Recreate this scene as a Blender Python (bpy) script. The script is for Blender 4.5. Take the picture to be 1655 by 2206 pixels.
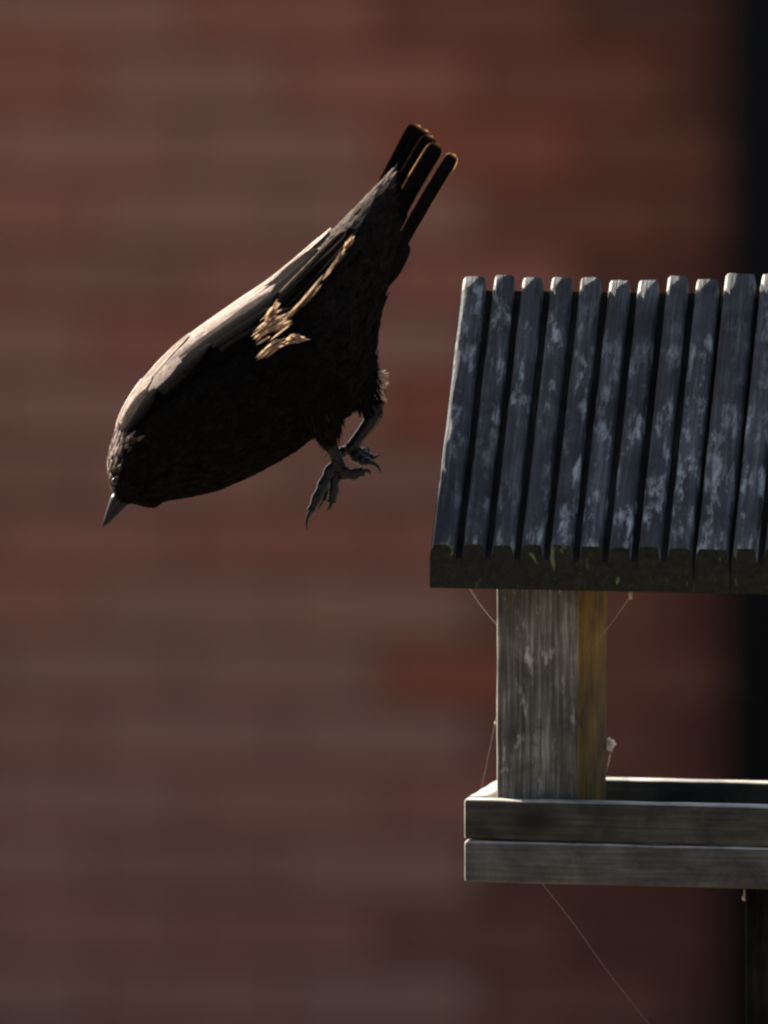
import bpy, bmesh, math, random
from mathutils import Vector, Matrix, noise
for o in list(bpy.data.objects): bpy.data.objects.remove(o)
scene = bpy.context.scene
COL = scene.collection
rad = math.radians

# ------------------------------------------------------------------ camera
S = 0.00018                      # metres per photograph pixel in the plane of focus
DIST = 4.0                       # camera to bird
ELEV = rad(4.9)                  # camera looks slightly down
FWD = Vector((0, math.cos(ELEV), -math.sin(ELEV)))
UP = Vector((0, math.sin(ELEV), math.cos(ELEV)))
RIGHT = Vector((1, 0, 0))
AIM = Vector((0, 0, 1.56))
cam_data = bpy.data.cameras.new('camera')
cam = bpy.data.objects.new('camera', cam_data); COL.objects.link(cam)
cam.location = AIM - FWD * DIST
cam.rotation_euler = (math.pi / 2 - ELEV, 0, 0)
cam_data.sensor_fit = 'HORIZONTAL'; cam_data.sensor_width = 24
cam_data.lens = 24 * DIST / (1655 * S)
cam_data.clip_start = 0.05; cam_data.clip_end = 3000
cam_data.dof.use_dof = True
cam_data.dof.focus_distance = DIST
cam_data.dof.aperture_fstop = 8.4
scene.camera = cam

# ------------------------------------------------------------------ sky, sun, exposure
SUN = Vector((-0.55, 0.58, 0.60)).normalized()
world = bpy.data.worlds.new('World'); scene.world = world; world.use_nodes = True
wn = world.node_tree.nodes; wl = world.node_tree.links
sky = wn.new('ShaderNodeTexSky'); sky.sky_type = 'NISHITA'; sky.sun_disc = False
sky.sun_elevation = math.asin(SUN.z); sky.sun_rotation = math.atan2(SUN.x, SUN.y)
sky.air_density = 1.0; sky.dust_density = 2.5; sky.ozone_density = 1.0
wl.new(sky.outputs[0], wn['Background'].inputs[0])
wn['Background'].inputs[1].default_value = 0.055
sl = bpy.data.lights.new('sun', 'SUN'); sl.energy = 5.0; sl.angle = rad(0.5); sl.color = (1, 0.93, 0.82)
so = bpy.data.objects.new('sun', sl); COL.objects.link(so)
so.rotation_euler = SUN.to_track_quat('Z', 'Y').to_euler(); so.location = AIM + SUN * 20
vs = scene.view_settings
vs.view_transform = 'Standard'; vs.look = 'None'; vs.gamma = 1; vs.exposure = 1.9
vs.use_curve_mapping = False
scene.cycles.pixel_filter_type = 'BLACKMAN_HARRIS'; scene.cycles.filter_width = 2.4   # soft telephoto lens

# ------------------------------------------------------------------ helpers
def W(px, py, d=0.0):
    return AIM + RIGHT * ((px - 827.5) * S) + UP * ((1103 - py) * S) - FWD * (d * S)

def tag(o, label=None, cat=None, group=None, kind=None):
    for k, v in (('label', label), ('category', cat), ('group', group), ('kind', kind)):
        if v: o[k] = v
    return o

def mesh_obj(name, verts, faces, mat, parent=None, smooth=False, cols=None, mats=None, fmat=None):
    me = bpy.data.meshes.new(name)
    me.from_pydata([tuple(v) for v in verts], [], faces); me.update()
    for m in (mats or [mat]): me.materials.append(m)
    if fmat: me.polygons.foreach_set('material_index', fmat)
    if smooth: me.polygons.foreach_set('use_smooth', [True] * len(me.polygons))
    if cols:
        a = me.color_attributes.new('col', 'FLOAT_COLOR', 'POINT')
        a.data.foreach_set('color', [c for q in cols for c in q[:4]])
        if len(cols[0]) > 4:                     # place on the feather: along, across, which one
            b = me.attributes.new('vane', 'FLOAT_VECTOR', 'POINT')
            b.data.foreach_set('vector', [c for q in cols for c in q[4:7]])
    o = bpy.data.objects.new(name, me); COL.objects.link(o)
    if parent: o.parent = parent
    return o

def empty(name, loc, rz=0):
    o = bpy.data.objects.new(name, None); COL.objects.link(o)
    o.location = loc; o.rotation_euler = (0, 0, rz); o.empty_display_size = 0.05
    return o

class MB:
    def __init__(s): s.v = []; s.f = []; s.c = []; s.m = []
    def add(s, vs, fs, cs=None, m=0):
        b = len(s.v); s.v += vs; s.f += [tuple(b + i for i in f) for f in fs]
        s.m += [m] * len(fs)
        if cs: s.c += cs
    def build(s, name, mat, parent=None, smooth=False, mats=None):
        return mesh_obj(name, s.v, s.f, mat, parent, smooth, s.c or None, mats, s.m if mats else None)

def tube(pts, radii, n=8, cap=True):
    """tapered tube along pts (Vectors)"""
    vs, fs = [], []
    prev = None
    for i, p in enumerate(pts):
        t = (pts[min(i + 1, len(pts) - 1)] - pts[max(i - 1, 0)]).normalized()
        if prev is None:
            a = t.orthogonal().normalized()
        else:
            a = (prev - t * prev.dot(t)).normalized()
        prev = a; b = t.cross(a)
        for k in range(n):
            w = 2 * math.pi * k / n
            vs.append(p + (a * math.cos(w) + b * math.sin(w)) * radii[i])
    for i in range(len(pts) - 1):
        for k in range(n):
            k2 = (k + 1) % n
            fs.append((i * n + k, i * n + k2, (i + 1) * n + k2, (i + 1) * n + k))
    if cap:
        fs.append(tuple(reversed(range(n)))); e = (len(pts) - 1) * n
        fs.append(tuple(e + k for k in range(n)))
    return vs, fs

def curve_pts(pts, seg=6):
    out = []
    n = len(pts)
    for i in range(n - 1):
        p0, p1, p2, p3 = pts[max(i - 1, 0)], pts[i], pts[i + 1], pts[min(i + 2, n - 1)]
        for k in range(seg):
            t = k / seg
            out.append(0.5 * ((2 * p1) + (p2 - p0) * t + (2 * p0 - 5 * p1 + 4 * p2 - p3) * t * t + (3 * p1 - p0 - 3 * p2 + p3) * t ** 3))
    out.append(pts[-1].copy())
    return out

# ------------------------------------------------------------------ materials
class NT:
    def __init__(s, name):
        s.m = bpy.data.materials.new(name); s.m.use_nodes = True
        s.n = s.m.node_tree.nodes; s.l = s.m.node_tree.links
        s.b = s.n['Principled BSDF']; s.out = s.n['Material Output']
    def new(s, t, **kw):
        x = s.n.new('ShaderNode' + t)
        for k, v in kw.items(): setattr(x, k, v)
        return x
    def coord(s, scale=(1, 1, 1), kind='Object'):
        c = s.new('TexCoord'); m = s.new('Mapping'); m.inputs['Scale'].default_value = scale
        s.l.new(c.outputs[kind], m.inputs['Vector'])
        info = s.new('ObjectInfo'); mul = s.new('Math', operation='MULTIPLY'); mul.inputs[1].default_value = 37.0
        s.l.new(info.outputs['Random'], mul.inputs[0]); s.l.new(mul.outputs[0], m.inputs['Location'])
        return m.outputs[0]
    def noise(s, vec, scale, detail=6, rough=0.6, dist=0.0):
        x = s.new('TexNoise'); x.inputs['Scale'].default_value = scale; x.inputs['Detail'].default_value = detail
        x.inputs['Roughness'].default_value = rough; x.inputs['Distortion'].default_value = dist
        s.l.new(vec, x.inputs['Vector']); return x.outputs['Fac']
    def ramp(s, fac, stops):
        r = s.new('ValToRGB'); e = r.color_ramp.elements
        while len(e) < len(stops): e.new(0.5)
        for i, (p, c) in enumerate(stops):
            e[i].position = p; e[i].color = (*c, 1) if len(c) == 3 else c
        s.l.new(fac, r.inputs[0]); return r.outputs[0]
    def mix(s, fac, a, b, mode='MIX'):
        x = s.new('Mix', data_type='RGBA', blend_type=mode)
        for inp, v in ((x.inputs['Factor'], fac), (x.inputs['A'], a), (x.inputs['B'], b)):
            if isinstance(v, (int, float)): inp.default_value = v
            elif isinstance(v, tuple): inp.default_value = (*v, 1)
            else: s.l.new(v, inp)
        return x.outputs['Result']
    def bump(s, h, strength=0.5, dist=0.001):
        b = s.new('Bump'); b.inputs['Strength'].default_value = strength; b.inputs['Distance'].default_value = dist
        s.l.new(h, b.inputs['Height']); s.l.new(b.outputs[0], s.b.inputs['Normal'])
    def base(s, c, rough=0.8, spec=0.3):
        if isinstance(c, tuple): s.b.inputs['Base Color'].default_value = (*c, 1)
        else: s.l.new(c, s.b.inputs['Base Color'])
        s.b.inputs['Roughness'].default_value = rough; s.b.inputs['Specular IOR Level'].default_value = spec
        return s.m

def wood(name, axis, dark, mid, light, fleck=None, fleck_lo=0.62, spec=0.5, rough=0.5, knot=None, rough_bump=0.6):
    """weathered timber, grain runs along axis (0,1,2)"""
    t = NT(name)
    sc = [620, 620, 620]; sc[axis] = 26
    sl_ = [130, 130, 130]; sl_[axis] = 46
    g = t.noise(t.coord(tuple(sc)), 1, 6, 0.7, 0.2)
    blot = t.noise(t.coord((45, 45, 45)), 1, 6, 0.65, 0.4)
    c = t.ramp(g, [(0.30, dark), (0.52, mid), (0.74, light)])
    c = t.mix(t.ramp(blot, [(0.35, (0.45,) * 3), (0.65, (1.25,) * 3)]), (0, 0, 0), c) if False else t.mix(1.0, c, t.ramp(blot, [(0.36, (0.32,) * 3), (0.62, (1.0,) * 3)]), 'MULTIPLY')
    big = t.noise(t.coord((14, 14, 14)), 1, 3, 0.5)
    c = t.mix(1.0, c, t.ramp(big, [(0.38, (0.75,) * 3), (0.6, (1.1,) * 3)]), 'MULTIPLY')
    if fleck:
        f = t.noise(t.coord(tuple(sl_)), 1.7, 8, 0.7, 0.15)
        fm = t.mix(1.0, t.ramp(f, [(fleck_lo, (0, 0, 0)), (fleck_lo + 0.14, (1, 1, 1))]), t.ramp(big, [(0.36, (0.15,) * 3), (0.58, (1.0,) * 3)]), 'MULTIPLY')
        c = t.mix(fm, c, fleck)
    if knot:
        tc = t.new('TexCoord'); mp_ = t.new('Mapping'); mp_.inputs['Location'].default_value = knot[0]; mp_.inputs['Scale'].default_value = knot[1]
        t.l.new(tc.outputs['Object'], mp_.inputs['Vector'])
        gd = t.new('TexGradient', gradient_type='SPHERICAL'); t.l.new(mp_.outputs[0], gd.inputs[0])
        c = t.mix(t.ramp(gd.outputs['Fac'], [(0.0, (0, 0, 0)), (0.75, (1, 1, 1))]), c, (0.006, 0.005, 0.004))
    t.bump(g, rough_bump, 0.0006 if rough_bump < 0.8 else 0.0012)
    return t.base(c, rough, spec)

M = {}
M['roof'] = wood('roof_timber', 1, (0.018, 0.020, 0.023), (0.052, 0.056, 0.065), (0.15, 0.158, 0.172), (0.36, 0.39, 0.40), 0.52, 0.35, 0.6, None, 1.0)
M['post'] = wood('post_timber', 2, (0.016, 0.014, 0.011), (0.095, 0.088, 0.072), (0.30, 0.285, 0.25), (0.36, 0.35, 0.34), 0.58, 0.3, 0.65)
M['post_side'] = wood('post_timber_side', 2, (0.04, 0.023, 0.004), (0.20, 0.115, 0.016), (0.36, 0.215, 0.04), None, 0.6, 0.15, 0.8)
M['rail_up'] = wood('rail_timber', 0, (0.020, 0.018, 0.014), (0.042, 0.039, 0.030), (0.075, 0.070, 0.055), None, 0.6, 0.2, 0.7, ((565 * S * 62, 0, 0), (62, 20, 130)))
M['rail_low'] = wood('lower_rail_timber', 0, (0.045, 0.043, 0.037), (0.090, 0.087, 0.077), (0.135, 0.131, 0.120), None, 0.6, 0.25, 0.7)
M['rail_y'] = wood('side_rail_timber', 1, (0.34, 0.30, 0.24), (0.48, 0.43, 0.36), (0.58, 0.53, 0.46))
M['sunlit_tint'] = wood('sunlit_tint_timber', 0, (0.34, 0.30, 0.24), (0.48, 0.43, 0.36), (0.58, 0.53, 0.46))  # pale tone that paints sunlight onto tops, left edges and rib tips
M['pole'] = wood('pole_timber', 2, (0.004, 0.0036, 0.003), (0.008, 0.007, 0.006), (0.016, 0.014, 0.012), None, 0.6, 0.05, 0.9)
def eave_mat():
    t = NT('roof_end_grain')
    v = t.coord((1, 1, 1))
    n1 = t.noise(v, 420, 6, 0.7)
    n2 = t.noise(t.coord((150, 60, 60)), 1.3, 4, 0.6, 0.8)
    c = t.ramp(n1, [(0.35, (0.010, 0.010, 0.007)), (0.6, (0.022, 0.021, 0.014)), (0.8, (0.045, 0.045, 0.032))])
    c = t.mix(t.ramp(n2, [(0.63, (0, 0, 0)), (0.70, (1, 1, 1))]), c, (0.12, 0.13, 0.058))
    t.bump(n1, 0.8, 0.0008)
    return t.base(c, 0.95, 0.1)
M['eave'] = eave_mat()
M['groove'] = wood('groove_shade', 1, (0.006, 0.006, 0.005), (0.013, 0.013, 0.012), (0.028, 0.028, 0.026), None, 0.6, 0.1, 0.9)  # recess shade painted as near-black colour in the roof grooves
def brick_mat(name, a, b):
    t = NT(name)
    n = t.noise(t.coord((1, 1, 1)), 9, 8, 0.7)
    c = t.ramp(n, [(0.3, a), (0.7, b)])
    t.bump(n, 0.5, 0.003)
    return t.base(c, 0.92, 0.15)
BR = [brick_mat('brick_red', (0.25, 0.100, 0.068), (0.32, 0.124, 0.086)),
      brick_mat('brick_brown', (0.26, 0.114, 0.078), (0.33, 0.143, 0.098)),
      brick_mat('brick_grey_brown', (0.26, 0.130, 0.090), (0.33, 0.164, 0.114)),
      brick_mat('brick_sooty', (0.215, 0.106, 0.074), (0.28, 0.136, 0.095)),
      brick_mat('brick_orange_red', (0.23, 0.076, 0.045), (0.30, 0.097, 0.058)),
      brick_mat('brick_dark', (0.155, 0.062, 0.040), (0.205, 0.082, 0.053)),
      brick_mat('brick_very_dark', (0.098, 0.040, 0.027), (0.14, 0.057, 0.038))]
def mortar_mat():
    t = NT('red_mortar')
    n = t.noise(t.coord((3.4, 1, 9)), 1.0, 3, 0.5)
    c = t.ramp(n, [(0.36, (0.060, 0.030, 0.022)), (0.50, (0.14, 0.028, 0.020)), (0.64, (0.24, 0.030, 0.022))])
    return t.base(c, 0.95, 0.1)
M['mortar'] = mortar_mat()
M['pipe'] = NT('black_plastic').base((0.006, 0.006, 0.006), 0.85, 0.08)
def ground_mat():
    t = NT('bounce_ground')  # unseen ground; pale warm tone chosen to bounce sun onto wall and feeder
    n = t.noise(t.coord((1, 1, 1)), 3, 8, 0.7)
    c = t.ramp(n, [(0.3, (0.17, 0.13, 0.09)), (0.7, (0.28, 0.22, 0.16))])
    t.bump(t.noise(t.coord((1, 1, 1)), 90, 4), 0.8, 0.02)
    return t.base(c, 0.95, 0.1)
M['ground'] = ground_mat()
def feather_mat(name, rough=0.5, spec=0.35, barbs=0.6):
    """plumage colour from the mesh; fine barbs run slantwise off each shaft"""
    t = NT(name)
    a = t.new('Attribute', attribute_name='col')
    v = t.new('Attribute', attribute_name='vane'); sp = t.new('SeparateXYZ'); t.l.new(v.outputs['Vector'], sp.inputs[0])
    def m(op, x, y):
        q = t.new('Math', operation=op)
        for k, z in enumerate((x, y)):
            if isinstance(z, (int, float)): q.inputs[k].default_value = z
            else: t.l.new(z, q.inputs[k])
        return q.outputs[0]
    cb = t.new('CombineXYZ')
    t.l.new(m('MULTIPLY', m('SUBTRACT', sp.outputs[0], m('MULTIPLY', sp.outputs[1], 1.3)), 0.22), cb.inputs[0])
    t.l.new(m('MULTIPLY', sp.outputs[1], 0.035), cb.inputs[1]); t.l.new(sp.outputs[2], cb.inputs[2])
    n = t.noise(cb.outputs[0], 1.0, 4, 0.7)
    n2 = t.noise(t.coord((1, 1, 1)), 420, 4, 0.65)
    c = t.mix(barbs, a.outputs['Color'], t.mix(1.0, a.outputs['Color'], t.ramp(n, [(0.30, (0.25,) * 3), (0.68, (1.35,) * 3)]), 'MULTIPLY'))
    c = t.mix(1.0, c, t.ramp(n2, [(0.3, (0.55,) * 3), (0.62, (1.15,) * 3)]), 'MULTIPLY')
    t.base(c, rough, spec)
    t.bump(n, 0.35, 0.0004)
    tr = t.new('BsdfTranslucent'); t.l.new(c, tr.inputs[0])
    mx = t.new('MixShader'); t.l.new(a.outputs['Alpha'], mx.inputs[0])
    t.l.new(t.b.outputs[0], mx.inputs[1]); t.l.new(tr.outputs[0], mx.inputs[2])
    t.l.new(mx.outputs[0], t.out.inputs[0])
    return t.m
M['feather'] = feather_mat('feather', 0.75, 0.008)
M['plumage'] = feather_mat('plumage', 0.9, 0.006)
M['flank'] = feather_mat('flank_down', 0.8, 0.01, 0.3)
M['body'] = NT('dark_down').base((0.0028, 0.0026, 0.0024), 0.9, 0.02)
def leg_mat():
    t = NT('scaly_leg')
    n = t.noise(t.coord((1, 1, 1)), 1400, 3)
    c = t.ramp(n, [(0.35, (0.003, 0.0025, 0.002)), (0.65, (0.010, 0.008, 0.0065))])
    t.bump(n, 0.5, 0.0004)
    return t.base(c, 0.22, 0.15)
M['leg'] = leg_mat()
M['claw'] = NT('claw_horn').base((0.003, 0.0028, 0.0025), 0.35, 0.2)
M['bill'] = NT('bill_horn').base((0.012, 0.011, 0.010), 0.36, 0.14)
M['eye'] = NT('eye_gloss').base((0.004, 0.0035, 0.003), 0.12, 0.25)
def silk():
    t = NT('cobweb_silk'); t.base((0.55, 0.52, 0.47), 0.5, 0.4)
    tr = t.new('BsdfTranslucent'); tr.inputs[0].default_value = (0.6, 0.56, 0.5, 1)
    mx = t.new('MixShader'); mx.inputs[0].default_value = 0.5
    t.l.new(t.b.outputs[0], mx.inputs[1]); t.l.new(tr.outputs[0], mx.inputs[2]); t.l.new(mx.outputs[0], t.out.inputs[0])
    return t.m
M['silk'] = silk()

# ------------------------------------------------------------------ ground and wall
rng = random.Random(11)
g = 400.0
tag(mesh_obj('ground', [(-g, -g, 0), (g, -g, 0), (g, g, 0), (-g, g, 0)], [(0, 1, 2, 3)], M['ground']), kind='structure')

WALL_D = 12.0                                  # distance of the brickwork from the camera
WS = S * WALL_D / DIST
wall_c = cam.location + FWD * WALL_D           # the wall point in the middle of the view
WY = wall_c.y
def wx(px): return (px - 827.5) * WS
def wz(py): return wall_c.z + (1103 - py) * WS
WALL_YAW = rad(9)
wall = empty('brick_wall', (0, WY, 0), -WALL_YAW)
tag(wall, 'shaded brick wall of red and brown courses far behind the bird', 'wall')
WX0, WX1, WH = -2.81, 2.81, 2.4
BW, BH, JT = 0.228, 0.0765, 0.015
def boxv(x0, x1, y0, y1, z0, z1):
    return [Vector(p) for p in ((x0, y0, z0), (x1, y0, z0), (x1, y1, z0), (x0, y1, z0), (x0, y0, z1), (x1, y0, z1), (x1, y1, z1), (x0, y1, z1))]
BF = [(0, 3, 2, 1), (4, 5, 6, 7), (0, 1, 5, 4), (1, 2, 6, 5), (2, 3, 7, 6), (3, 0, 4, 7)]
core = MB(); core.add(boxv(WX0, WX1, 0.016, 0.225, 0, WH), BF)
core.build('mortar', M['mortar'], wall)
def brick_mesh(L, mi):
    bm = bmesh.new()
    vs_ = [bm.verts.new(v) for v in boxv(-L / 2, L / 2, 0, 0.06, -(BH - JT) / 2, (BH - JT) / 2)]
    for f in BF: bm.faces.new([vs_[i] for i in f])
    fr = [e for e in bm.edges if all(abs(v.co.y) < 1e-6 for v in e.verts)]
    bmesh.ops.bevel(bm, geom=fr, offset=0.004, segments=1, affect='EDGES')
    me = bpy.data.meshes.new('brick'); bm.to_mesh(me); bm.free(); me.materials.append(BR[mi]); return me
BM = {(mi, k): brick_mesh((BW if k == 0 else BW / 2 - 0.001) - 0.004, mi) for mi in range(7) for k in (0, 1)}
rest = MB()
# courses aligned with the bands of the photograph: brick centres every 139 px
z_off = wz(390) % BH
row = 0
z = z_off - BH
while z + BH / 2 < WH:
    zc = z + BH / 2
    off = (row % 2) * BW / 2 + 0.07
    nb = int((WX1 - WX0) / BW) + 2
    for i in range(-1, nb):
        cx = WX0 + off + i * BW
        if cx - BW / 2 < WX0 - 0.12 or cx + BW / 2 > WX1 + 0.12 or zc < 0.03: continue
        px, py = cx / WS + 827.5, 1103 - (zc - wall_c.z) / WS
        r = rng.random()
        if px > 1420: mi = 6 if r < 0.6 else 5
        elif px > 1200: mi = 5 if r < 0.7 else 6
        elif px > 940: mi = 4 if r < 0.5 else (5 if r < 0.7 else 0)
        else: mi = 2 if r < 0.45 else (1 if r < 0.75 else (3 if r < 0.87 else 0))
        dy = rng.uniform(-0.002, 0.002); da = rng.uniform(-0.006, 0.006)
        if -560 < px < 2300 and -130 < py < 2340:
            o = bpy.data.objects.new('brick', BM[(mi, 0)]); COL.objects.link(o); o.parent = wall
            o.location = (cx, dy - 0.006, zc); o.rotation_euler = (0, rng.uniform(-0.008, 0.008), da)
        else:
            L = (BW - JT) / 2; h = (BH - JT) / 2
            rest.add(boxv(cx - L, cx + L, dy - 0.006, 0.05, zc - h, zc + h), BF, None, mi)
    z += BH; row += 1
ro = rest.build('brickwork', None, wall, mats=BR); ro['kind'] = 'stuff'

# black rainwater pipe on the wall, at the right edge of the picture
pr = 0.052
pcx = wx(1546) + pr
pipe = empty('drainpipe', (pcx, WY - 0.085 - pcx * math.tan(WALL_YAW), 0), -WALL_YAW)
tag(pipe, 'black vertical drainpipe fixed to the brick wall', 'drainpipe')
v, f = tube([Vector((0, 0, 0)), Vector((0, 0, 1.05)), Vector((0, 0, WH - 0.02))], [pr] * 3, 20); mesh_obj('pipe', v, f, M['pipe'], pipe, True)
for zb in (0.12, 1.75):
    v, f = tube([Vector((0, 0, zb - 0.03)), Vector((0, 0, zb + 0.03))], [pr + 0.008] * 2, 20); mesh_obj('socket', v, f, M['pipe'], pipe, False)
    mesh_obj('bracket', boxv(-0.06, 0.06, 0.045, 0.083, zb - 0.016, zb + 0.016), BF, M['pipe'], pipe)

# ------------------------------------------------------------------ bird feeder
YAW = rad(11.5)
O0 = W(1000, 1722, 0)                          # front left top corner of the tray
TL, TD = 1436.0, 490.0                         # tray length and depth in pixels of S
ct, st = math.cos(-YAW), math.sin(-YAW)
fx = O0.x + (TL / 2 * ct - TD / 2 * st) * S
fy = O0.y + (TL / 2 * st + TD / 2 * ct) * S
feeder = empty('bird_feeder', (fx, fy, 0), -YAW)
tag(feeder, 'weathered wooden bird feeder with ribbed plank roof on a dark pole', 'bird feeder')
def L(x, y, z): return Vector(((x - TL / 2) * S, (y - TD / 2) * S, O0.z + z * S))

def plank(name, x0, x1, y0, y1, z0, z1, axis, mat, parent, r=7, seg=24, jit=1.2, seed=0, mats=None, pick=None):
    """timber with rounded arrises and slightly uneven faces, long along axis"""
    lo, hi = [x0, y0, z0], [x1, y1, z1]
    c = [(a + b) / 2 for a, b in zip(lo, hi)]
    a1, a2 = [i for i in range(3) if i != axis]
    h1, h2 = (hi[a1] - lo[a1]) / 2, (hi[a2] - lo[a2]) / 2
    prof = []
    for q, (s1, s2) in enumerate(((1, 1), (-1, 1), (-1, -1), (1, -1))):
        for k in range(4):
            w = math.pi / 2 * q + math.pi / 2 * k / 3
            prof.append((s1 * (h1 - r) + r * math.cos(w), s2 * (h2 - r) + r * math.sin(w)))
    n = len(prof); vs_, fs_ = [], []
    rings = [(lo[axis], 0.93)] + [(lo[axis] + 3 + (hi[axis] - lo[axis] - 6) * i / seg, 1) for i in range(seg + 1)] + [(hi[axis], 0.93)]
    for (t, sc) in rings:
        for (p1, p2) in prof:
            k1 = p1 if sc == 1 else math.copysign(abs(p1) - 3, p1)
            k2 = p2 if sc == 1 else math.copysign(abs(p2) - 3, p2)
            d1 = noise.noise(Vector((t * 0.013, p1 * 0.02 + seed, p2 * 0.02))) * jit
            d2 = noise.noise(Vector((t * 0.013, p1 * 0.02 + seed + 50, p2 * 0.02))) * jit
            co = [0, 0, 0]; co[axis] = t - c[axis]; co[a1] = k1 + d1; co[a2] = k2 + d2
            vs_.append(Vector(co) * S)
    for i in range(len(rings) - 1):
        for k in range(n):
            k2 = (k + 1) % n
            fs_.append((i * n + k, i * n + k2, (i + 1) * n + k2, (i + 1) * n + k))
    fs_.append(tuple(reversed(range(n)))); e = (len(rings) - 1) * n; fs_.append(tuple(e + k for k in range(n)))
    o = mesh_obj(name, vs_, fs_, mat, parent, False, None, mats)
    bm = bmesh.new(); bm.from_mesh(o.data); bmesh.ops.recalc_face_normals(bm, faces=bm.faces); bm.to_mesh(o.data); bm.free()
    if pick:
        for p in o.data.polygons: p.material_index = pick(p)
    for p in o.data.polygons: p.use_smooth = len(p.vertices) == 4
    o.data.set_sharp_from_angle(angle=rad(50))
    o.location = L(*c)
    return o

SUN_TINT = lambda p: 1 if p.normal.z > 0.5 or p.normal.x < -0.6 else 0     # tops and left ends paler: sunlight painted into the colour
# tray: two stacked rails all round, a floor
plank('front_rail', 0, TL, 0, 45, -87, 0, 0, M['rail_up'], feeder, seed=1, mats=[M['rail_up'], M['sunlit_tint']], pick=SUN_TINT)
plank('lower_front_rail', 1, TL - 1, -3, 45, -179, -90, 0, M['rail_low'], feeder, seed=2, mats=[M['rail_low'], M['sunlit_tint']], pick=SUN_TINT)
plank('back_rail', 0, TL, TD - 45, TD, -87, 0, 0, M['rail_up'], feeder, seed=3, mats=[M['rail_up'], M['sunlit_tint']], pick=SUN_TINT)
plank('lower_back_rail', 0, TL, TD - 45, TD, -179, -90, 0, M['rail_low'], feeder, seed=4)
for xa, s_ in ((0, 5), (TL - 45, 6)):
    plank('side_rail', xa, xa + 45, 44, TD - 44, -87, 3, 1, M['rail_y'], feeder, seed=s_)
    plank('lower_side_rail', xa, xa + 45, 44, TD - 44, -179, -90, 1, M['rail_y'], feeder, seed=s_ + 10)
plank('floor_board', 43, TL - 43, 43, 246, -140, -100, 0, M['rail_low'], feeder, seed=20)
plank('floor_board', 43, TL - 43, 248, TD - 43, -140, -100, 0, M['rail_low'], feeder, seed=21)
# posts with gabled tops under the roof
def post(x0, x1, sd):
    o = plank('post', x0, x1, 45, 395, -101, 690, 2, M['post'], feeder, r=6, seg=30, jit=1.4, seed=sd,
              mats=[M['post'], M['post_side'], M['sunlit_tint']], pick=lambda p: 1 if p.normal.x > 0.75 else (2 if p.normal.x < -0.6 else 0))  # left edge takes the painted sunlight tone
    zt = max(v.co.z for v in o.data.vertices)
    bm = bmesh.new(); bm.from_mesh(o.data)
    pf = [Vector((x, y, z)) for x in (x0 + 4, x1 - 4) for (y, z) in ((49, 686), (245, 988), (391, 763 - 28), (391, 686 - 20), (49, 680 - 20))]
    off = Vector(((x0 + x1) / 2, 220, 294.5))
    vv = [bm.verts.new((p - off) * S) for p in pf]
    bm.faces.new([vv[i] for i in range(5)]); bm.faces.new([vv[5 + i] for i in reversed(range(5))])
    for i in range(5):
        j = (i + 1) % 5; bm.faces.new([vv[j], vv[i], vv[5 + i], vv[5 + j]])
    bm.to_mesh(o.data); bm.free()
    return o
post(62, 241, 31); post(TL - 241, TL - 62, 32)
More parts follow.
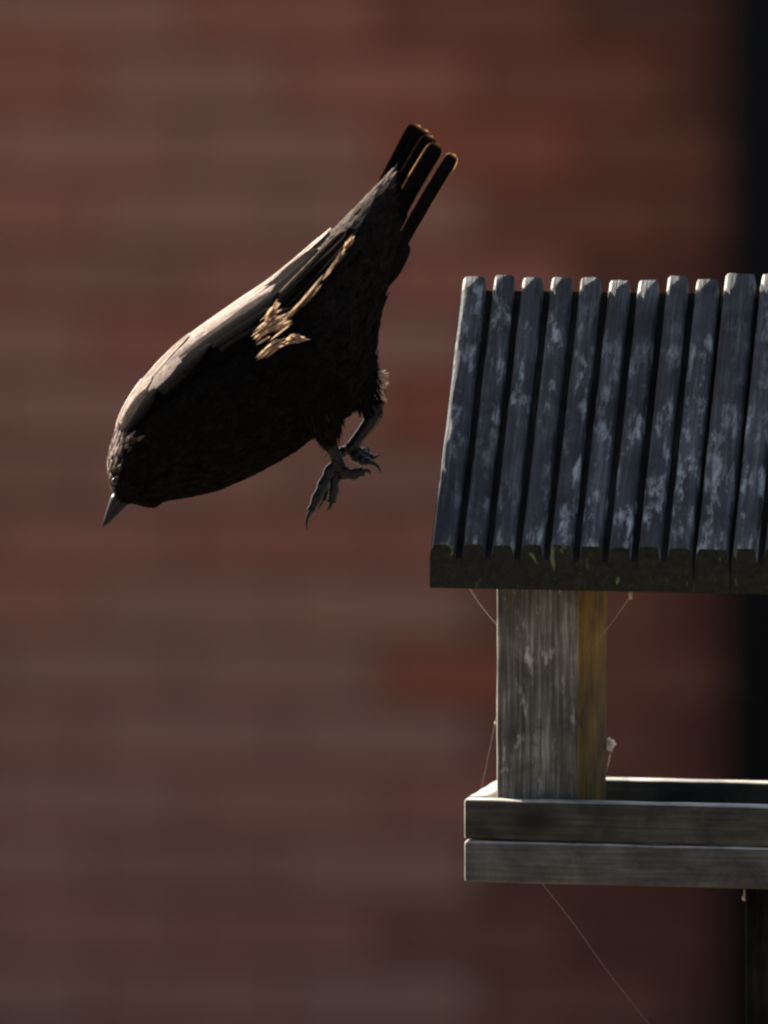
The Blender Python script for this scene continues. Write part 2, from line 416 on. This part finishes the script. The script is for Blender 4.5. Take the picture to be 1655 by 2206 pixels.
# roof: ribbed boards, ends cut plumb
SLOPE = math.atan2(553, 350)
tanS = math.tan(SLOPE); SL = 350 / math.cos(SLOPE)
PITCH = 62.0
def ribbed_board(name, width, ribs, parent, seed, base=34.0, ribh=18.0, lead=0.0, wob=1.0, first_wide=True, top_extra=0.0):
    rg = random.Random(seed)
    prof = [(0, 2)]
    p = width / ribs
    for k in range(ribs):
        xs = k * p
        gl = 5.2 if k else 0.5; gr = 5.2 if k < ribs - 1 else 1.5
        rh = base + ribh * rg.uniform(0.9, 1.05)
        prof += [(xs + gl * 0.2, base), (xs + gl + 2, base + 0.5), (xs + gl + 5, rh - 4), (xs + gl + 8, rh - 0.8), (xs + gl + 12, rh),
                 (xs + p / 2, rh + 0.3), (xs + p - gr - 12, rh), (xs + p - gr - 8, rh - 0.8), (xs + p - gr - 5, rh - 4), (xs + p - gr - 2, base + 0.5), (xs + p - gr * 0.2, base)]
    prof += [(width, 2), (width - 2, 0), (2, 0)]
    low = [h <= base + ribh * 0.5 and h > 1 for (x, h) in prof]
    n = len(prof); seg = 44; vs_, fs_ = [], []
    for i in range(seg + 1):
        for j, (x, h) in enumerate(prof):
            t = SL * i / seg
            y = t + h * tanS
            up = h > base + 2
            e1 = 0.0; e2 = 0.0
            if up:
                e1 = noise.noise(Vector((x * 0.05, t * 0.02, seed * 7.1))) * 1.8 * wob
                e2 = noise.noise(Vector((x * 0.03, t * 0.015, seed * 3.3 + 40))) * 2.0 * wob
                if i in (0, seg):                      # worn rib ends
                    e2 -= 1.5 + 2.0 * abs(noise.noise(Vector((x * 0.09, seed, i))))
                    y += (noise.noise(Vector((int(x / p) * 1.7, seed * 2.2, i))) * 9 + noise.noise(Vector((x * 0.2, seed, i))) * 3) * (1 if i else 0.35)
            vs_.append(Vector((x + e1, y + (top_extra if i == seg else 0), h + e2)) * S)
    for i in range(seg):
        for k in range(n):
            k2 = (k + 1) % n
            fs_.append((i * n + k, (i + 1) * n + k, (i + 1) * n + k2, i * n + k2))
    fs_.append(tuple(range(n))); e = seg * n; fs_.append(tuple(reversed([e + k for k in range(n)])))
    o = mesh_obj(name, vs_, fs_, None, parent, True, None, [M['roof'], M['eave'], M['groove'], M['sunlit_tint']], [2 if (low[k] and low[(k + 1) % n]) else (3 if i >= seg - 2 and prof[(k + 1) % n][1] > prof[k][1] + 0.6 and low[k] is not None and prof[k][1] > base else 0) for i in range(seg) for k in range(n)] + [1, 1])  # grooves painted shade-dark, rib flanks near the ridge painted sunlit
    bm = bmesh.new(); bm.from_mesh(o.data)
    bmesh.ops.recalc_face_normals(bm, faces=bm.faces); bmesh.ops.triangulate(bm, faces=[f for f in bm.faces if len(f.verts) > 4]); bm.to_mesh(o.data); bm.free()
    for q in o.data.polygons: q.use_smooth = q.material_index != 1
    o.data.set_sharp_from_angle(angle=rad(38))
    return o
def roof_side(back):
    RL = TL + 110
    x = 0.0; plan = [(572, 9), (76, 1), (572, 9), (RL - 572 * 2 - 76 - 9, 5)]
    for i, (w, nr) in enumerate(plan):
        o = ribbed_board('roof_board', w, nr, feeder, (20 if back else 3) + i, top_extra=(14 if i else 0) * (0 if back else 1))
        if not back:
            o.location = L(-55 + x, -105, 466); o.rotation_euler = (SLOPE, 0, 0)
        else:
            o.location = L(TL + 55 - x, TD + 107, 466 - 34); o.rotation_euler = (SLOPE, 0, math.pi)
        x += w + 3
roof_side(False); roof_side(True)
# pole
plank('pole', TL / 2 - 125, TL / 2 + 125, TD / 2 - 125, TD / 2 + 125, -O0.z / S - 60, -138, 2, M['pole'], feeder, r=14, seg=30, jit=4, seed=70)

# ------------------------------------------------------------------ bird
BC = W(520, 830, 0)
bird = empty('bird', BC)
tag(bird, 'dark brown bird diving head first with folded wings and dangling feet', 'bird')
def P(px, py, d=0.0): return W(px, py, d) - BC
SEC = [((246, 1070), (268, 1090)), ((234, 1030), (285, 1085)), ((232, 995), (328, 1094)), ((240, 955), (356, 1080)), ((258, 902), (412, 1070)),
       ((296, 842), (470, 1055)), ((350, 780), (540, 1026)), ((420, 722), (620, 982)), ((508, 662), (700, 925)), ((582, 614), (764, 882)),
       ((640, 566), (802, 800)), ((696, 514), (814, 705)), ((750, 462), (832, 632)), ((803, 408), (858, 565)), ((838, 372), (872, 530)), ((856, 345), (884, 500))]
DEPTH = [0.75, 0.95, 0.98, 0.92, 0.86, 0.86, 0.88, 0.9, 0.9, 0.88, 0.85, 0.8, 0.72, 0.55, 0.40, 0.30]
NS = len(SEC)
def cr(vals, u):
    u = max(0.0, min(NS - 1.0001, u)); i = int(u); t = u - i
    p0, p1, p2, p3 = vals[max(i - 1, 0)], vals[i], vals[i + 1], vals[min(i + 2, NS - 1)]
    return 0.5 * ((2 * p1) + (p2 - p0) * t + (2 * p0 - 5 * p1 + 4 * p2 - p3) * t * t + (3 * p1 - p0 - 3 * p2 + p3) * t ** 3)
TX = [s[0][0] for s in SEC]; TY = [s[0][1] for s in SEC]; BX = [s[1][0] for s in SEC]; BY = [s[1][1] for s in SEC]
def surf(u, phi, off=0.0):
    """point of the bird's surface: u along the body (0 bill .. 15 tail), phi degrees round it (0 back outline, 90 towards camera, 180 belly)"""
    tx, ty, bx, by = cr(TX, u), cr(TY, u), cr(BX, u), cr(BY, u)
    cx, cy = (tx + bx) / 2, (ty + by) / 2
    r = math.hypot(tx - bx, ty - by) / 2
    ax, ay = (tx - cx) / r, (ty - cy) / r
    hd = r * cr(DEPTH, u); w = rad(phi); c_, s_ = math.cos(w), math.sin(w)
    return P(cx + ax * (r + off) * c_, cy + ay * (r + off) * c_, (hd + off) * s_)
def surf_n(u, phi):
    e = 0.05
    a = surf(u + e, phi) - surf(u - e, phi); b = surf(u, phi + 2) - surf(u, phi - 2)
    n = a.cross(b); 
    out = surf(u, phi, 10) - surf(u, phi, 0)
    if n.dot(out) < 0: n = -n
    return n.normalized()

# body: one closed surface with both feathered thighs, voxel-joined
bod = MB()
NU, NP = 90, 40
vs_ = []
for i in range(NU + 1):
    u = i / NU * (NS - 1.001)
    for k in range(NP): vs_.append(surf(u, 360 * k / NP, -2))
fs_ = [(i * NP + k, i * NP + (k + 1) % NP, (i + 1) * NP + (k + 1) % NP, (i + 1) * NP + k) for i in range(NU) for k in range(NP)]
fs_ += [tuple(reversed(range(NP))), tuple(NU * NP + k for k in range(NP))]
bod.add(vs_, fs_)
def thigh(pts, rr):
    v, f = tube(curve_pts([P(*p) for p in pts], 5), [r * S for r in rr], 14); bod.add(v, f)
def lerp_list(vals, n):
    out = []
    for i in range(n):
        t = i / (n - 1) * (len(vals) - 1); k = min(int(t), len(vals) - 2); out.append(vals[k] + (vals[k + 1] - vals[k]) * (t - k))
    return out
thigh([(668, 800, 40), (690, 870, 62), (702, 915, 58), (708, 948, 50)], lerp_list([70, 60, 34, 14], 16))
thigh([(752, 770, -30), (776, 830, -40), (792, 862, -38), (799, 884, -36)], lerp_list([62, 48, 28, 15], 16))
body = bod.build('body', M['body'], bird, True)
rm = body.modifiers.new('join', 'REMESH'); rm.mode = 'VOXEL'; rm.voxel_size = 0.0011; rm.use_smooth_shade = True
sm = body.modifiers.new('smooth', 'SMOOTH'); sm.iterations = 3

# feathers -------------------------------------------------------------
def blade(pts, nrm, width, cc, ce, trans=(0.02, 0.5), tip=0.5, camber=0.10, nx=4, edge_w=0.25, root=0.35, skew=0.0, side_k=(1.0, 1.0), fade=None):
    """one feather: pts along the shaft, nrm normals, width (m); colours centre/edge, alpha = translucency"""
    n = len(pts); vs, fs, cs = [], [], []
    ln_px = (pts[-1] - pts[0]).length / S; rid = (pts[0].x * 91.7 + pts[0].z * 57.3) * 1000 % 97
    for i, p in enumerate(pts):
        t = i / (n - 1)
        tg = (pts[min(i + 1, n - 1)] - pts[max(i - 1, 0)]).normalized()
        side = nrm[i].cross(tg).normalized(); nn = tg.cross(side).normalized()
        w = root + (1 - root) * min(1, t / 0.35)
        if t > tip: 
            q = (t - tip) / (1 - tip); w *= math.sqrt(max(0.0, 1 - q * q)) * 0.97 + 0.03
        w *= width / 2
        for k in range(nx + 1):
            s = -1 + 2 * k / nx
            ss = s + skew * (1 - s * s)
            vs.append(p + side * (w * ss) + nn * (-camber * width * s * s))
            e = max(abs(s), 0.0); near = max(0.0, (e - (1 - 2 * edge_w)) / (2 * edge_w)) * (side_k[0] if s < 0 else side_k[1]); near = max(near, max(0, (t - 0.955) / 0.045))
            col = [cc[j] + (ce[j] - cc[j]) * near for j in range(3)]
            if fade:                                # darker down at the root and at the very tip
                kf = min(1.0, max(0.0, (t - fade[0]) / 0.3)) * min(1.0, max(0.0, (fade[1] - t) / 0.25)); col = [0.006 + (x - 0.006) * kf for x in col]
            cs.append((*col, trans[0] + (trans[1] - trans[0]) * near, t * ln_px, abs(s) * width / S * 0.5, rid))
    m = nx + 1
    for i in range(n - 1):
        for k in range(nx): fs.append((i * m + k, i * m + k + 1, (i + 1) * m + k + 1, (i + 1) * m + k))
    return vs, fs, cs
def surf_path(path, n=10, lift=0.0):
    """path = [(u, phi, off), ...] -> points and normals"""
    pts, nr = [], []
    ctrl = [Vector(p) for p in path]
    for q in curve_pts(ctrl, max(2, n // (len(ctrl) - 1))):
        pts.append(surf(q.x, q.y, q.z)); nr.append(surf_n(min(q.x, 14.5), q.y))
    return pts, nr
BUFF = (0.42, 0.30, 0.19); BROWN = (0.0045, 0.0036, 0.003); GREYB = (0.40, 0.31, 0.26); PALE = (0.56, 0.45, 0.375); BLACK = (0.0042, 0.0035, 0.0029)
DORSAL = -25.0
rg = random.Random(5)

# contour plumage over the whole body: far too many and too small to count
pl = MB()
u = 0.15
while u < 13.5:
    r_here = (surf(u, 0) - surf(u, 180)).length / 2 / S
    ln = 10 + 30 * min(1, u / 6) if u < 11 else 40
    nphi = max(8, int(2 * math.pi * r_here / (8 + 9 * min(1, u / 6))))
    for k in range(nphi):
        phi = (360 * (k + rg.random() * 0.9) / nphi + 180) % 360 - 180
        uu = u + rg.uniform(-0.12, 0.12)
        dd = DORSAL; d = abs((phi - dd + 180) % 360 - 180)
        dors = max(0.0, min(1.0, ((66 if u > 3.8 else 86) + (14 - 4 * (u - 10.8) if u > 10.8 else 0) - d) / 24))
        base = surf(uu, phi, 0.5); nn = surf_n(uu, phi)
        tg = (surf(uu + 0.3, phi + rg.uniform(-6, 6), 0) - surf(uu, phi, 0)).normalized()
        l = ln * rg.uniform(0.7, 1.25) * S; lift = rg.uniform(0.01, 0.05) + (0.12 if 9 < u < 11.5 and 110 < phi < 200 else 0)
        pts = [base, base + tg * l * 0.5 + nn * l * lift * 0.6, base + tg * l + nn * l * lift]
        j = rg.uniform(0.75, 1.2)
        cc = [(BLACK[i] * 1.3 * (1 - dors) + GREYB[i] * (0.24 if u > 10.3 else 0.6) * dors) * j for i in range(3)]
        ce = [(BLACK[i] * 1.5 * (1 - dors) + (PALE[i] * 0.14 + GREYB[i] * 0.14 if u > 10.3 else PALE[i] * 0.4 + GREYB[i] * 0.4) * dors) * j for i in range(3)]
        if u > 8.5 and dors < 1: wv = min(1.0, (u - 8.5) / 2); cc = [c * (1 + 1.1 * wv * (1 - dors)) for c in cc]; ce = [c * (1 + 1.1 * wv * (1 - dors)) for c in ce]
        if u < 4.4 and dors > 0.2:
            kk = 0.12 if rg.random() < 0.6 else 1.2; cc = [c * kk for c in cc]; ce = [c * (0.25 + 0.75 * kk) for c in ce]
        v, f, c = blade(pts, [nn] * 3, ln * 0.5 * S, cc, ce, (0.02, 0.12), tip=0.3, nx=2)
        pl.add(v, f, c)
    u += 0.20 if u < 4 else 0.17
for path, rr in (([(668, 800, 40), (690, 870, 62), (702, 915, 58), (708, 948, 50)], [70, 60, 34, 14]), ([(752, 770, -30), (776, 830, -40), (792, 862, -38), (799, 884, -36)], [62, 48, 28, 15])):
    cp = curve_pts([P(*p) for p in path], 8); rl = lerp_list(rr, len(cp))
    for i in range(4, len(cp) - 1):
        tg = (cp[i + 1] - cp[i]).normalized(); e1 = tg.orthogonal().normalized(); e2 = tg.cross(e1)
        for k in range(12):
            w = rg.uniform(0, 6.283); nn = e1 * math.cos(w) + e2 * math.sin(w); b0 = cp[i] + nn * (rl[i] * S); l = rg.uniform(16, 30) * S
            tt = (tg + nn * rg.uniform(-0.1, 0.12)).normalized()
            kk = rg.uniform(1.0, 2.2)
            v, f, c = blade([b0, b0 + tt * l * 0.5, b0 + tt * l], [nn] * 3, 9 * S, [x * kk for x in BLACK], [x * kk * 1.4 for x in BLACK], (0.02, 0.1), tip=0.3, nx=2)
            pl.add(v, f, c)
plo = pl.build('plumage', M['plumage'], bird, True); plo['kind'] = 'stuff'

def wing(mirror):
    mp = (lambda ph: 2 * DORSAL - ph) if mirror else (lambda ph: ph)
    # wing body: smooth covert shell laid on the flank, carpal joint by the neck
    vs, fs, cs = [], [], []
    NUW, NPW = 30, 14
    for i in range(NUW + 1):
        t = i / NUW; u = 3.9 + t * 5.3
        p0 = -12 + 6 * t; p1 = 52 + 14 * math.sin(math.pi * min(1, t * 1.2)) - 8 * t
        w = math.sin(math.pi * min(1.0, 0.10 + t * 0.5))
        for k in range(NPW + 1):
            q = k / NPW; ph = p0 + (p1 - p0) * q
            off = 9 * w * (math.sin(math.pi * min(1, max(0, q))) ** 0.6) - 1 + 1.5 * noise.noise(Vector((u * 3, ph * 0.06, 3)))
            vs.append(surf(u, mp(ph), off)); dk = max(0.006, min(1.0, (35 - ph) / 12)); cs.append((*[GREYB[j] * 0.7 * dk for j in range(3)], 0.02))  # dk paints shade into the wing colour below the lit back strip
    m = NPW + 1
    for i in range(NUW):
        for k in range(NPW): fs.append((i * m + k, i * m + k + 1, (i + 1) * m + k + 1, (i + 1) * m + k))
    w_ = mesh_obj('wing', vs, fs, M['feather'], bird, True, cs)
    def fe(path, width, cc, ce, **kw):
        pts, nr = surf_path([(u, mp(ph), of * (0.35 if mirror else 1)) for (u, ph, of) in path], 12)
        v, f, c = blade(pts, nr, width * S, cc, ce, **kw)
        mesh_obj('feather', v, f, M['feather'], w_, True, c)
    j = lambda c, k: tuple(x * k for x in c)
    U = rg.uniform
    # lesser and median coverts
    for r_, (u0, u1, n, off, wd) in enumerate(((3.9, 5.6, 6, 8, 42), (5.0, 7.2, 7, 9, 42))):
        for k in range(n):
            ph = -12 + 70 * (k + 0.5 * (r_ % 2)) / n + U(-3, 3)
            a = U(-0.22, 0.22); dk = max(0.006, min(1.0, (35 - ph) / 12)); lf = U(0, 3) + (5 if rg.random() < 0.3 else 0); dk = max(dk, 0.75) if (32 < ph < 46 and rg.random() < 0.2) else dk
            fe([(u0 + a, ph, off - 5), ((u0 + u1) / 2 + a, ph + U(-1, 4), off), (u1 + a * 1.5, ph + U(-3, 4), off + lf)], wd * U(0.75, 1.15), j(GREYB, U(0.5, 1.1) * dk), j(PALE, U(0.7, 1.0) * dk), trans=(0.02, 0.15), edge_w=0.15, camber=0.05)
    # greater coverts
    for k in range(9):
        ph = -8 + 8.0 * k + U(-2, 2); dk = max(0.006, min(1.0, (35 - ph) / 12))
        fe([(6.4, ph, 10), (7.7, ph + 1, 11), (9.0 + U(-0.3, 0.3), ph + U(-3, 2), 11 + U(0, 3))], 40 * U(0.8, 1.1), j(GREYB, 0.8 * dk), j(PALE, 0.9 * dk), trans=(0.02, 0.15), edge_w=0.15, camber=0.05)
    # tertials: broad, pale edged, ending over the rump
    for k, (ue, phe) in enumerate(((10.3, -6), (10.9, 0), (11.35, 6))):
        fe([(7.6, -6 + 7 * k, 12 - k), (9.2, -5 + 6 * k, 14 - k), (ue, phe, 9 - k + U(0, 2))], 50, j(GREYB, 0.95), j(PALE, 1.0), trans=(0.02, 0.3), edge_w=0.15, tip=0.75, camber=0.05)
    # secondaries
    for k in range(6):
        fe([(7.8, 16 + 6.5 * k, 11 - k), (9.4, 15 + 6.5 * k, 12 - k), (10.6 + 0.08 * k + U(-0.1, 0.1), 20 + 5.0 * k, 11 - k)], 34, j(BROWN, 0.8), j(BUFF, 0.30 if k in (1, 4) else 0.03), trans=(0.02, 0.2), edge_w=0.05)
    # primaries: narrow, converging into the wing tip past the rump
    for k in range(7):
        fe([(8.2, 42 + 3.0 * k, 9 - k), (10.0, 42 + 3.2 * k, 15 - k), (12.0 - 0.12 * abs(k - 2), 50 + 2.0 * k, 20 - 1.5 * k)], 24, j(BROWN, 0.7), j(BUFF, 0.5 if k in (0, 3) else 0.05), trans=(0.02, 0.4), edge_w=0.06, tip=0.75)
    return w_
wing(False); wing(True)

# tail: separate blades, buff edges glowing against the light
def px_path(pts, n=4):
    return curve_pts([P(*p) for p in pts], n)
tail = MB()
v, f = tube([P(800, 470, 0), P(832, 420, 0), P(850, 385, 0)], [34 * S, 26 * S, 12 * S], 12)
tl = mesh_obj('tail', v, f, M['body'], bird, True)
TAIL = [  # root, middle, tip, depth, width, glow of either edge
    ((800, 470), (852, 366), (904, 267), -34, 46, 0.0), ((808, 490), (866, 376), (920, 278), -20, 48, 0.0), ((816, 508), (876, 388), (932, 292), -6, 44, 0.1),
    ((828, 520), (890, 402), (946, 310), 8, 44, 0.9), ((848, 556), (921, 428), (980, 332), 24, 37, 0.9),
    ((802, 462), (848, 372), (898, 275), -52, 42, 0.0), ((800, 470), (846, 380), (894, 284), -66, 40, 0.0), ((798, 476), (842, 388), (888, 294), -80, 38, 0.0)]
vdir = -FWD
for i, (a, b, c, d, wd, gl_) in enumerate(TAIL):
    pts = px_path([(a[0], a[1], d - 4), (b[0], b[1], d + 2), (c[0], c[1], d)], 14)
    tilt = (vdir * 0.86 + RIGHT * 0.30 - UP * 0.30).normalized()
    v, f, cc_ = blade(pts, [tilt] * len(pts), wd * S, (0.005, 0.004, 0.0035), (0.50, 0.26, 0.12), trans=(0.01, 0.75), tip=0.84, camber=0.06, nx=10, edge_w=0.055, root=0.75, side_k=(gl_, gl_))
    mesh_obj('tail_feather', v, f, M['feather'], tl, True, cc_)
# undertail and uppertail coverts over the tail root
uc = MB()
for k in range(40):
    q = rg.random(); px0 = 785 + 68 * q + rg.uniform(-4, 4); py0 = 500 + 62 * q + rg.uniform(-30, 40)
    ln = rg.uniform(45, 85); d0 = 20 + rg.uniform(-3, 5) - 16 * (1 - q)
    pts = px_path([(px0 - ln * 0.25, py0 + ln * 0.45, d0 - 4), (px0 + ln * 0.1, py0 - ln * 0.2, d0 + 8), (px0 + ln * 0.45, py0 - ln * 0.8, d0 + 2)], 3)
    v, f, c = blade(pts, [vdir] * len(pts), 24 * S, [x * 1.6 for x in BLACK], (0.009, 0.007, 0.006), trans=(0.01, 0.1), tip=0.3, nx=2)
    uc.add(v, f, c)
cv = uc.build('tail_coverts', M['plumage'], tl, True)

# pale loose flank feathers sticking out behind the wing edge, catching the sun
TN = (SUN - FWD).normalized()
def flank(pts, w, n=26, c=(0.46, 0.285, 0.165)):
    """a tuft of loose pale strands"""
    q = [Vector(p) for p in pts]; d = (q[-1] - q[0]).normalized(); pr = Vector((-d.y, d.x, 0)); mb = MB()
    for k in range(n):
        t0 = rg.uniform(-0.08, 0.45); t1 = min(1.12, t0 + rg.uniform(0.35, 0.75)); o1 = rg.gauss(0, 0.20) * w; o2 = o1 + rg.uniform(-0.16, 0.16) * w
        def at(t, o):
            b = q[0].lerp(q[1], t * 2) if t < 0.5 else q[1].lerp(q[2], t * 2 - 1)
            return b + pr * o + Vector((0, 0, rg.uniform(-5, 5)))
        a, m, b = at(t0, o1), at((t0 + t1) / 2, (o1 + o2) / 2 + rg.uniform(-2, 2)), at(t1, o2)
        p = px_path([(a.x, a.y, a.z - 6), (m.x, m.y, m.z), (b.x, b.y, b.z - 2)], 4)
        nn = (TN + Vector((rg.uniform(-.2, .2), rg.uniform(-.2, .2), rg.uniform(-.2, .2)))).normalized(); kk = rg.uniform(0.45, 1.1)
        v, f, cc_ = blade(p, [nn] * len(p), rg.uniform(6, 13) * S, tuple(x * kk for x in c), tuple(x * kk for x in c), trans=(0.10, 0.2), tip=0.2, nx=4, camber=0.05, root=0.2, fade=(rg.uniform(-0.2, 0.1), rg.uniform(1.0, 1.25)))
        mb.add(v, f, cc_)
    o = mb.build('flank_tuft', M['flank'], bird, True); o['kind'] = 'stuff'
for pts, w, n_, kc in (([(548, 732, 150), (585, 704, 172), (630, 678, 174)], 44, 30, 1.0), ([(606, 704, 156), (650, 656, 166), (696, 600, 154)], 20, 18, 0.45),
               ([(568, 698, 160), (588, 676, 172), (606, 648, 166)], 20, 14, 0.8), ([(558, 776, 168), (592, 746, 184), (630, 730, 186)], 18, 18, 1.0), ([(616, 738, 174), (640, 732, 184), (666, 734, 180)], 20, 16, 1.0),
               ([(696, 604, 130), (722, 572, 136), (742, 538, 130)], 10, 10, 0.35), ([(736, 544, 124), (750, 528, 132), (762, 513, 128)], 16, 12, 0.7)):
    flank(pts, w, n_, (0.64 * kc, 0.41 * kc, 0.24 * kc))
# fluffy pale tuft behind the thigh
tf = MB()
for k in range(170):
    a = rg.uniform(-1.5, 1.1); l = rg.uniform(12, 34)
    x0, y0, d0 = 804 + rg.uniform(-6, 8), 826 + rg.uniform(-22, 18), -30 + rg.uniform(-22, 14)
    p = px_path([(x0, y0, d0), (x0 + l * 0.5 * math.cos(a), y0 - l * 0.5 * math.sin(a), d0), (x0 + l * math.cos(a), y0 - l * math.sin(a) + 3, d0 + rg.uniform(-6, 6))], 2)
    v, f, c = blade(p, [TN] * len(p), 5 * S, (0.62, 0.47, 0.32), (0.66, 0.51, 0.36), trans=(0.5, 0.6), tip=0.3, nx=2); tf.add(v, f, c)
to = tf.build('thigh_tuft', M['feather'], bird, True); to['kind'] = 'stuff'

# head: bill with two mandibles, eyes
def mandible(name, pts, rad_a, rad_b):
    n = 12; vs, fs = [], []
    p = [P(*q) for q in pts]
    for i in range(len(p)):
        t = (p[min(i + 1, len(p) - 1)] - p[max(i - 1, 0)]).normalized(); b = FWD; a = t.cross(b).normalized()
        for k in range(n):
            w = 2 * math.pi * k / n; vs.append(p[i] + a * math.cos(w) * rad_a[i] * S + b * math.sin(w) * rad_b[i] * S)
    for i in range(len(p) - 1):
        for k in range(n): fs.append((i * n + k, i * n + (k + 1) % n, (i + 1) * n + (k + 1) % n, (i + 1) * n + k))
    fs.append(tuple(reversed(range(n)))); fs.append(tuple((len(p) - 1) * n + k for k in range(n)))
    return mesh_obj(name, vs, fs, M['bill'], bill, True) if bill else mesh_obj(name, vs, fs, M['bill'], bird, True)
bill = None
bill = mandible('bill', [(258, 1066, 0), (248, 1082, 0), (237, 1104, 0), (228, 1122, 0), (221, 1136, 0)], [15, 13, 9, 5, 1.0], [15, 13, 8, 4.5, 1.0])
bill.name = 'bill'
mandible('lower_mandible', [(270, 1078, 0), (262, 1089, 0), (249, 1105, 0), (236, 1121, 0), (226, 1132, 0)], [12, 10, 7, 4, 1.0], [12, 10, 7, 4, 1.0])
def ball(c, r, name, mat, parent):
    bm = bmesh.new(); bmesh.ops.create_icosphere(bm, subdivisions=3, radius=r, matrix=Matrix.Translation(c)); me = bpy.data.meshes.new(name); bm.to_mesh(me); bm.free()
    for q in me.polygons: q.use_smooth = True
    me.materials.append(mat); o = bpy.data.objects.new(name, me); COL.objects.link(o); o.parent = parent; return o
for sg in (1, -1):
    ball(surf(1.35, 62 * sg + 0, -1), 9 * S, 'eye', M['eye'], bird)

# legs and feet
def limb(name, pts, rr, parent, mat, seg=6, knob=0.0):
    p = curve_pts([P(*q) for q in pts], seg); r = lerp_list(rr, len(p))
    if knob: r = [x * (1 + knob * (0.5 + 0.5 * math.cos(2 * math.pi * i / seg))) for i, x in enumerate(r)]
    v, f = tube(p, [x * S for x in r], 12); return mesh_obj(name, v, f, mat, parent, True)
near = limb('leg', [(700, 915, 52), (706, 950, 48), (722, 980, 44), (729, 1008, 42)], [17, 15.5, 14, 15], bird, M['leg'])
def toe(leg, pts, rr, claw):
    t = limb('toe', pts, [x * 1.15 for x in rr], leg, M['leg'], 6, 0.28); limb('claw', claw, [5.5, 4.5, 3, 0.8], t, M['claw'])
toe(near, [(727, 1000, 44), (711, 1016, 48), (697, 1044, 54), (683, 1074, 60), (670, 1102, 62)], [12, 9.5, 9, 8.5, 7], [(671, 1100, 62), (664, 1114, 62), (661, 1127, 61), (663, 1142, 60)])
toe(near, [(731, 1008, 40), (722, 1034, 38), (719, 1058, 36), (715, 1082, 34)], [11, 9, 9, 8], [(715, 1080, 34), (712, 1090, 34), (708, 1096, 34), (706, 1100, 33)])
toe(near, [(731, 1006, 36), (714, 1022, 26), (704, 1050, 18), (696, 1076, 14)], [10, 8, 8, 7], [(696, 1074, 14), (692, 1084, 13), (688, 1090, 12), (687, 1098, 12)])
toe(near, [(729, 1006, 42), (744, 1020, 46), (764, 1022, 48), (784, 1016, 48)], [12, 11, 10, 8.5], [(783, 1016, 48), (791, 1014, 48), (796, 1017, 48), (798, 1024, 47)])
far = limb('leg', [(798, 868, -36), (806, 886, -36), (796, 912, -36), (772, 944, -34), (754, 970, -32)], [19, 20, 17, 14, 15], bird, M['leg'])
toe(far, [(755, 968, -30), (768, 984, -22), (782, 992, -16), (794, 996, -12)], [12, 10, 9, 8], [(793, 995, -12), (806, 999, -10), (815, 1006, -10), (821, 1018, -10)])
toe(far, [(756, 968, -34), (774, 976, -36), (788, 982, -38), (800, 986, -40)], [11, 9, 8.5, 7], [(799, 986, -40), (807, 985, -40), (813, 982, -40), (818, 978, -40)])
toe(far, [(757, 968, -38), (772, 972, -46), (784, 974, -52), (792, 976, -56)], [10, 8, 7, 6], [(791, 976, -56), (793, 971, -57), (793, 966, -57), (791, 961, -57)])
toe(far, [(754, 966, -34), (738, 974, -40), (726, 976, -46), (714, 974, -52)], [11, 9, 8, 7], [(716, 974, -51), (709, 974, -53), (704, 978, -54), (701, 984, -54)])

# ------------------------------------------------------------------ cobwebs on the feeder
def FW(x, y, z):
    p = Matrix.Rotation(-YAW, 4, 'Z') @ (L(x, y, z)); return p + Vector((fx, fy, 0))
def webL(label, a, b, r, sag=0.0, blobs=(), cat='cobweb', mid=None, r2=None):
    """thread between two points on the feeder; blobs at fractions of the way"""
    p = [a] + (mid or [(a + b) / 2 + Vector((0, 0, -sag))]) + [b]
    q = curve_pts([x - a for x in p], 8)
    mb = MB(); v, f = tube(q, lerp_list([r * S, (r2 or r) * S], len(q)), 5); mb.add(v, f)
    o = mb.build('cobweb', M['silk'], None, True); o.location = a; tag(o, label, cat)
    for i, (t, br) in enumerate(blobs):
        c = q[int(t * (len(q) - 1))]
        bm = bmesh.new(); bmesh.ops.create_icosphere(bm, subdivisions=2, radius=br * S)
        for w in bm.verts:
            w.co *= 1 + 0.8 * noise.noise(w.co / S * 0.15 + Vector((i * 9.1, t * 7, br)))
            w.co.z *= 1.4
        me = bpy.data.meshes.new('debris'); bm.to_mesh(me); bm.free(); me.materials.append(M['silk'])
        d = bpy.data.objects.new('debris', me); COL.objects.link(d); d.parent = o; d.location = c
    return o
webL('thin cobweb strand between the roof edge and the inner side of the post', FW(428, -60, 535), FW(241, 150, 300), 0.5, 0.001, ((0.07, 5), (0.38, 5), (0.43, 4)))
webL('faint cobweb strand between the roof edge and the outer side of the post', FW(-20, -60, 535), FW(62, 200, 330), 0.3, 0.003, ((0.35, 5),))
webL('faint broken cobweb strand between the post and the corner of the tray', FW(62, 120, 235), FW(15, 110, 3), 0.2, 0, ((0.5, 3),), mid=[FW(46, 115, 155)], r2=0.12)
webL('white cobweb scrap stuck to the inner edge of the post just above the tray', FW(241, 390, 96), FW(241, 390, 20), 0.5, 0, ((0.35, 11), (0.2, 6)), mid=[FW(250, 390, 70)])
webL('long cobweb strand running from under the tray down to the pole', FW(165, 20, -178), FW(595, 240, -800), 0.36, 0, (), r2=0.04, mid=[FW(232, 60, -275), FW(305, 90, -385), FW(450, 160, -590)])
webL('bright cobweb scrap on the pole just below the tray', FW(596, 200, -190), FW(592, 200, -260), 0.6, 0, ((0.5, 9),), mid=[FW(584, 200, -222)])
